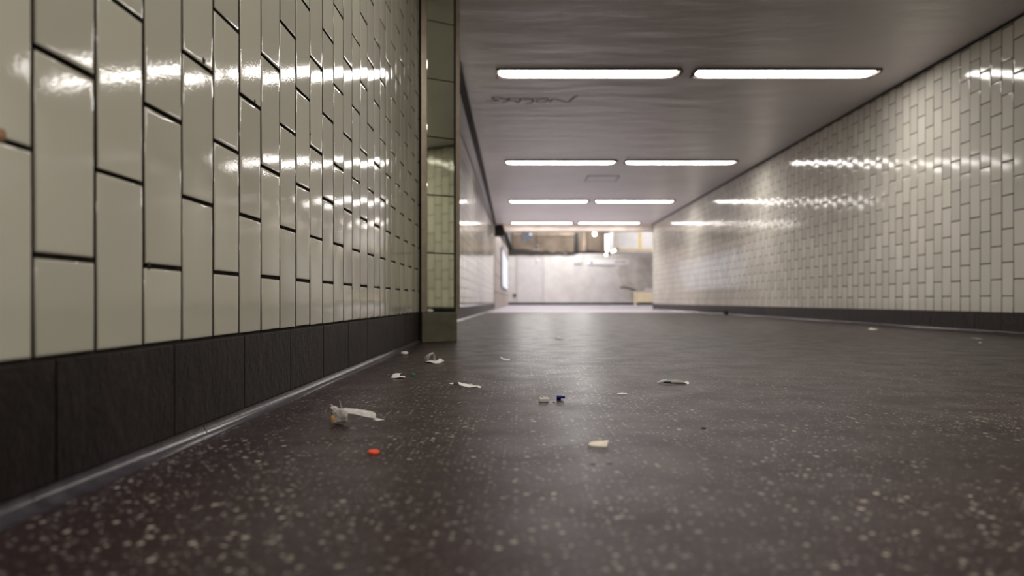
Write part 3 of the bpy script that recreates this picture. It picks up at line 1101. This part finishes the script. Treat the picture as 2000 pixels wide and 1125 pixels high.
# folded strip reaching right, touches the floor at its end; Y recedes slightly
def tp(px, py_top, dy):
    """wrapper-local point at pixel px, height given by pixel row, pushed back dy"""
    Yw = p.y + dy
    X = (px - 1012.0) * Yw / FPX
    Z = CAMZ - (py_top - 587.0) * Yw / FPX
    return (X - p.x, dy, max(0.0008, Z))


g_ = [[tp(672, 797, .012), tp(674, 803, .006), tp(676, 808, .001)],
      [tp(690, 799, .018), tp(691, 805, .010), tp(693, 810, .005)],
      [tp(708, 801, .024), tp(709, 807, .014), tp(711, 814, .009)],
      [tp(724, 804, .028), tp(725, 810, .020), tp(727, 817, .014)],
      [tp(732, 808, .030), tp(733, 813, .024), tp(733, 819, .019)]]
o = sheet('paper_tail', g_, M['tissue'], wr_, 0.0006, 1, jit=0.0012, seed=4)
g_ = [[tp(700, 802, .026), tp(712, 803, .030), tp(724, 804, .032), tp(731, 805, .033)], [tp(701, 807, .022), tp(712, 809, .026), tp(725, 811, .027), tp(733, 811, .03)]]
sheet('folded_edge', g_, M['film'], wr_, 0.0005, 1)
g_ = [[tp(731, 815, .022), tp(736, 816.5, .024), tp(743, 818, .026), tp(751, 819, .028)], [tp(731, 820, .016), tp(737, 822, .016), tp(743, 821, .022), tp(751, 819.6, .027)]]
o = sheet('tail_tip', g_, M['tissue'], wr_, 0.0005, 1)

# 2 orange disc
p, s = at(730, 886)
mb = MB()
bm = bmesh.new()
bmesh.ops.create_cone(bm, cap_ends=True, segments=36, radius1=11.5 * s, radius2=10.8 * s, depth=0.0034)
bm.transform(Matrix.Translation((0, 0, 0.0018)))
bmesh.ops.bevel(bm, geom=[e_ for e_ in bm.edges if not e_.is_manifold or e_.calc_face_angle(0) > 0.8], offset=0.0006, segments=2, affect='EDGES')
mb.addbm(bm)
mb.cyl((0, 0, 0.0033), (0, 0, 0.0040), 4.5 * s, 4.0 * s, 24)
o = mb.build('plastic_disc', M['orange']); o.location = p; o.rotation_euler = (0.10, 0, 0.4)
o.location.z = 0.0012
tag(o, 'bright orange flat plastic disc on the floor in the left foreground', 'disc')


# small crumpled lumps
def lump(name, px, py, wpx, hpx, mat, label, cat, seed, depth=None, group=None, fac_=0.3):
    p_, s_ = at(px, py)
    d_ = (depth or wpx * 0.6) * s_
    bm_ = bmesh.new()
    bmesh.ops.create_icosphere(bm_, subdivisions=3, radius=1)
    for v_ in bm_.verts:
        n1 = v_.co.normalized()
        k_ = 1 + fac_ * noise.noise(n1 * 2.2 + Vector((seed * 3.7, seed, 0))) + fac_ * 0.5 * noise.noise(n1 * 5.1 + Vector((seed, 0, 0)))
        v_.co = Vector((n1.x * wpx / 2 * s_ * k_, n1.y * d_ / 2 * k_, max(0.0004, hpx / 2 * s_ * (1 + n1.z * k_))))
    mb_ = MB(); mb_.addbm(bm_)
    o_ = mb_.build(name, mat)
    o_.location = p_
    return tag(o_, label, cat, group)


lump('crumpled_paper', 790, 693.5, 14, 7.5, M['paper'], 'small white crumpled paper ball close to the left skirting', 'paper', 3)

# 4 clear film standing over white scrap
p, s = at(846, 708)
cf = empty('torn_packaging', p); tag(cf, 'torn clear plastic film curled up on a dark-edged white paper flap near the pillar', 'packaging')


def lp(dx, dz, dy=0.0):
    return (dx * s, dy * s, max(0.0006, dz * s))


g_ = [[lp(-17, 2, 3), lp(-19, 8, 3), lp(-14, 14, 3), lp(-8, 18, 4), lp(-2, 20, 5)],
      [lp(-12, 1, -5), lp(-14, 8, -6), lp(-10, 15, -6), lp(-5, 18, -5), lp(0, 21, -3)],
      [lp(-8, 1, -8), lp(-7, 7, -10), lp(-6, 13, -9), lp(-1, 17, -7), lp(3, 18, -5)]]
sheet('clear_film', g_, M['clear'], cf, 0.0006, 2)
g_ = [[lp(-1, 19, 2), lp(1, 14, 0), lp(0, 8, 0), lp(1, 2, 0)], [lp(3, 17, -3), lp(5, 13, -4), lp(4.5, 7, -4), lp(6, 1.5, -4)]]
sheet('standing_fold', g_, M['clear'], cf, 0.0007, 2)
g_ = [[lp(-12, 3.5, 0), lp(-5, 4.0, 0), lp(1, 4, 2), lp(8, 4, 6), lp(13, 7, 9), lp(21, 3, 8)],
      [lp(-14, 2.0, -10), lp(-6, 3.0, -14), lp(2, 1, -18), lp(7, 0, -22), lp(13, 0, -18), lp(18, 0, -4)]]
sheet('paper_flap', g_, M['paper'], cf, 0.0006, 2)
g_ = [[lp(8, 4, 3), lp(12, 8, 6), lp(19, 4.5, 4)], [lp(-1, 1.6, -8), lp(8, 1.2, -8), lp(20, 3, -4)]]
sheet('raised_corner', g_, M['paper'], cf, 0.0006, 1)
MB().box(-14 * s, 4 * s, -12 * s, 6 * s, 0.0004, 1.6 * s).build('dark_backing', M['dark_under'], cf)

# 5 folded white paper
p, s = at(776, 738)
fp = empty('folded_paper', p); tag(fp, 'folded white paper scrap with dark lower edge beside the green speck', 'paper')
g_ = [[lp(-12, 1, -6), lp(-4, 1, -8), lp(6, 1, -8)], [lp(-10, 6, -2), lp(-3, 7, -4), lp(5, 6, -5)], [lp(-5, 9, 6), lp(0, 10, 5), lp(7, 9.5, 3)], [lp(-2, 5, 12), lp(2, 5, 12), lp(8, 4, 10)]]
sheet('upper_fold', g_, M['paper'], fp, 0.0006, 2)
g_ = [[lp(-12, 0.5, -12), lp(-2, 1.0, -14), lp(8, 2.5, -12), lp(17, 1.0, -6)], [lp(-9, 0.6, 4), lp(0, 1, 4), lp(8, 3.5, 3), lp(15, 2, 2)]]
sheet('lower_fold', g_, M['paper'], fp, 0.0008, 1)
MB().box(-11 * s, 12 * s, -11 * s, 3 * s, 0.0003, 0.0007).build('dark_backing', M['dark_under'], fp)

# 6 green speck
lump('plastic_chip', 807, 734, 8, 5, M['green'], 'tiny green plastic chip on the floor beside the folded white paper', 'chip', 5)

# 7 torn wavy strip
p, s = at(912, 757)
ts = empty('torn_strip', p); tag(ts, 'wavy torn paper strip with a black turned-up end and a curled right tip', 'paper')
def q7(x, y, dy=0):   # pixel inside the zoom 2000 px = 80 px
    px, py = 870 + x / 25.0, 730 + y / 25.0
    Yw = p.y + dy
    return ((px - 1012.0) * Yw / FPX - p.x, dy, max(0.0006, CAMZ - (py - 587.0) * Yw / FPX))


g_ = [[q7(170, 490, .03), q7(180, 495, .02)], [q7(280, 455, .035), q7(290, 515, .012)], [q7(400, 445, .03), q7(370, 520, .008)]]
sheet('left_tip', g_, M['paper'], ts, 0.0005, 1)
g_ = [[q7(400, 450, .035), q7(360, 520, .01)], [q7(480, 410, .03), q7(470, 530, .004)], [q7(580, 405, .03), q7(580, 548, 0)], [q7(640, 450, .028), q7(670, 552, 0)]]
o = sheet('dark_underside', g_, M['dark_under'], ts, 0.0005, 1)
o['label'] = 'black turned-up end'
g_ = [[q7(600, 400, .032), q7(640, 480, .012), q7(690, 550, .002)], [q7(690, 418, .032), q7(715, 500, .014), q7(740, 570, .002)], [q7(765, 455, .034), q7(760, 520, .016), q7(790, 585, .002)],
      [q7(860, 485, .036), q7(880, 550, .016), q7(900, 612, 0)], [q7(1030, 480, .036), q7(1040, 570, .014), q7(1060, 655, -.004)], [q7(1180, 560, .03), q7(1170, 620, .008), q7(1170, 680, -.006)],
      [q7(1340, 570, .026), q7(1330, 610, .010), q7(1320, 645, -.002)], [q7(1480, 578, .022), q7(1480, 595, .012), q7(1480, 622, .0)], [q7(1560, 582, .018), q7(1560, 600, .008), q7(1560, 625, -.002)]]
sheet('strip_body', g_, M['paper'], ts, 0.0006, 2)
g_ = [[q7(1040, 510, .034), q7(1060, 525, .03)], [q7(1150, 500, .036), q7(1160, 518, .03)], [q7(1280, 500, .036), q7(1270, 530, .028)], [q7(1350, 560, .03), q7(1310, 575, .024)]]
sheet('curled_edge', g_, M['paper'], ts, 0.0006, 1)
g_ = [[q7(1550, 580, .016), q7(1560, 620, 0)], [q7(1650, 590, .012), q7(1600, 680, -.008)], [q7(1730, 620, .004), q7(1650, 745, -.014)], [q7(1755, 680, -.002), q7(1710, 745, -.014)]]
sheet('curled_tip', g_, M['paper'], ts, 0.0006, 2)

# 8, 9 scraps
def scrap(px, py, pts, label, mat=None, name='paper_scrap', thick=0.0006, seed=0):
    p_, s_ = at(px, py)
    g1 = [[(a * s_, b * s_, max(0.0006, c_ * s_)) for a, b, c_ in row] for row in pts]
    o_ = sheet(name, g1, mat or M['paper'], None, thick, 2, p_)
    return tag(o_, label, 'paper')


scrap(986, 703.5, [[(-9, -6, 5.5), (-4, -8, 2), (2, -8, 0.5), (9, -10, 0.5)], [(-8, 4, 6.5), (-3, 6, 3), (3, 6, 1.5), (10, 4, 2)]],
      'small white scrap with a raised left end, straight ahead of the pillar')
scrap(1092, 662.5, [[(-7, -10, 0.5), (0, -12, 1.5), (7, -10, 0.5)], [(-6, 12, 1), (0, 14, 3), (6, 12, 1)]],
      'tiny white scrap lying farthest off on the middle of the floor')

# 10 white connector with studs
p, s = at(1062.5, 785)
wc = empty('connector_block', p, 0.03); tag(wc, 'small white studded plastic block left of the blue plug', 'block')
MB().box(-9 * s, 9.5 * s, -2 * s, 14 * s, 0.0004, 4.2 * s, 0, 0.0006).build('base', M['white_plastic'], wc)
MB().box(-9.5 * s, 10 * s, -1 * s, 13 * s, 4.3 * s, 6.6 * s, 0, 0.0008).build('upper_step', M['white_plastic'], wc)
for qx in (-7.0, 0.0, 5.5):
    mb = MB().cyl((qx * s, 5 * s, 6.5 * s), (qx * s, 5 * s, 9.6 * s), 2.6 * s, 1.5 * s, 14)
    mb.build('stud', M['white_plastic'], wc)

# 11 blue plug
p, s = at(1095.5, 781)
bp = empty('blue_plug', p, -0.05); tag(bp, 'dark blue plastic plug with a wide and a narrow end', 'plug')
MB().cyl((-8.2 * s, 0, 5.0 * s), (0.2 * s, 0, 5.0 * s), 4.9 * s, 4.9 * s, 20).build('wide_end', M['blue'], bp)
MB().cyl((0.3 * s, 0, 5.6 * s), (8.0 * s, 0, 5.4 * s), 2.9 * s, 2.7 * s, 18).build('narrow_end', M['blue'], bp)

# 12 curled ticket
p, s = at(1315, 751)
ct = empty('curled_ticket', p); tag(ct, 'long curled pale ticket arched on the floor, right of centre', 'ticket')
def q12(x, y, dy=0):
    px, py = 1270 + x * 0.045, 730 + y * 0.045
    Yw = p.y + dy
    return ((px - 1012.0) * Yw / FPX - p.x, dy, max(0.0006, CAMZ - (py - 587.0) * Yw / FPX))


top = [(300, 385), (500, 285), (700, 262), (950, 268), (1200, 280), (1420, 310), (1560, 350)]
mid = [(330, 400), (520, 350), (700, 335), (950, 340), (1200, 345), (1400, 370), (1550, 400)]
bot = [(345, 410), (540, 400), (700, 420), (950, 430), (1200, 440), (1400, 450), (1550, 462)]
g_ = [[q12(*t_, .022 + 0.004 * math.sin(i)) for i, t_ in enumerate(top)], [q12(*t_, .006) for t_ in mid], [q12(*t_, .010) for t_ in bot]]
sheet('ticket_face', g_, simple('greyed_ticket', (0.30, 0.28, 0.27), 0.6, nscale=40, var=0.15), ct, 0.0006, 2)
g_ = [[q12(300, 370, .03), q12(500, 265, .034), (lambda t_: t_)(q12(710, 245, .034))], [q12(340, 402, .020), q12(510, 310, .024), q12(705, 285, .026)]]
sheet('left_lip', g_, M['paper'], ct, 0.0006, 1)
g_ = [[q12(710, 258, .034), q12(950, 262, .036), q12(1200, 272, .034), q12(1430, 310, .03)], [q12(710, 290, .022), q12(950, 290, .024), q12(1200, 302, .022), q12(1440, 335, .018)]]
sheet('upper_lip', g_, simple('pale_ticket_edge', (0.46, 0.43, 0.42), 0.6), ct, 0.0006, 1)
g_ = [[q12(1430, 335, .02), q12(1560, 335, .024), q12(1645, 330, .026), q12(1690, 380, .02)], [q12(1530, 400, .0), q12(1570, 420, -.002), q12(1620, 470, -.004), q12(1690, 430, .0)]]
sheet('folded_corner', g_, M['paper'], ct, 0.0006, 1)
bmm = [[q12(560, 350, .004), q12(740, 330, .003), q12(920, 345, .004)], [q12(600, 395, .006), q12(740, 405, .006), q12(900, 400, .006)]]
sheet('green_print', bmm, simple('green_printed_patch', (0.06, 0.11, 0.08), 0.6), ct, 0.0005, 1)

# 13 sliver
scrap(1215, 770.5, [[(-11, -3, 0.5), (-2, -5, 0.6), (11, -3, 0.5)], [(-9, 5, 1.0), (0, 6, 2.0), (10, 4, 1.4)]],
      'thin flat white sliver between the blue plug and the curled ticket', name='paper_sliver')

# 14 cream card in front
p, s = at(1168, 874)
g_ = []
for (tx, ty, bx_, by_) in ((1149, 866, 1150, 870), (1158, 863, 1160, 872), (1170, 862, 1172, 873.5), (1180, 861.5, 1182, 874), (1188.5, 860, 1185, 874.3)):
    Yt, Yb_ = p.y + 0.020, p.y + 0.0
    zt_ = CAMZ - (ty - 587) * Yt / FPX
    zb_ = max(0.0008, CAMZ - (by_ - 587) * Yb_ / FPX)
    a = Vector(((tx - 1012) * Yt / FPX - p.x, 0.020, zt_))
    b = Vector(((bx_ - 1012) * Yb_ / FPX - p.x, 0.0, zb_))
    g_.append([a, (a + b) / 2 + Vector((0, 0, 0.0006)), b])
o = sheet('torn_card', g_, M['paper_cream'], None, 0.0008, 2, p)
tag(o, 'cream torn piece of card lying alone in the centre foreground', 'card')

# 15 dark crumbs
lump('crumb', 1374, 837, 10, 2.2, M['crumb'], 'small brown crumb on the floor below the curled ticket', 'crumb', 11, group=None)
lump('crumb', 1082, 787, 4, 2.2, M['crumb'], 'tiny dark crumb between the white block and the blue plug', 'crumb', 13)
lump('crumb', 1157, 907, 13, 0.8, M['crumb'], 'flat dark crumb in front of the cream card, left one', 'crumb', 14)
lump('crumb', 1190, 906, 11, 0.8, M['crumb'], 'flat dark crumb in front of the cream card, right one', 'crumb', 15)

# 16 wire bit
p, s = at(905, 789)
mb = MB()
pp = [(-11, 0, 1.0), (-7, 3, 2.5), (-1, 3, 3.0), (5, 6, 3.2), (9, 6, 2.0)]
for a, b in zip(pp[:-1], pp[1:]):
    mb.cyl(Vector(a) * s, Vector(b) * s, 0.7 * s, 0.7 * s, 8)
o = mb.build('wire_snippet', simple('grey_wire', (0.4, 0.37, 0.34), 0.4, 0.5)); o.location = p
tag(o, 'short pale wire snippet on the floor in front of the torn strip', 'wire')

# 17 scraps on the right
scrap(1708, 644.5, [[(-8, -14, 0.6), (0, -16, 2.0), (8, -14, 0.6)], [(-6, 14, 1), (0, 16, 3.2), (6, 14, 1)]], 'white scrap on the floor nearest the right wall, left of the others')
scrap(1908, 662, [[(-5, -10, 0.5), (4, -12, 1.0)], [(-6, 10, 2.0), (3, 12, 1.0)]], 'faint white scrap by the right wall close to the picture edge')
lump('crumb', 1914, 671, 6, 3, M['paper'], 'tiny white crumb in front of the faint scrap by the right wall', 'crumb', 21)
lump('crumb', 1418, 616, 9, 9, M['crumb'], 'dark lump on the cove at the foot of the right wall, far off', 'crumb', 22)
# 20 paper on the pillar's plinth ledge
o = lump('crumpled_paper', 840, 668.5, 13, 6, M['paper'], 'crumpled white paper wedged on the plinth ledge of the pillar', 'paper', 31, depth=4)
o.location = pil.location + T_ * 0.052 + NRM * 0.006
o.location.z = 0.1805
o.rotation_euler = (0, 0, math.atan2(T_.y, T_.x))
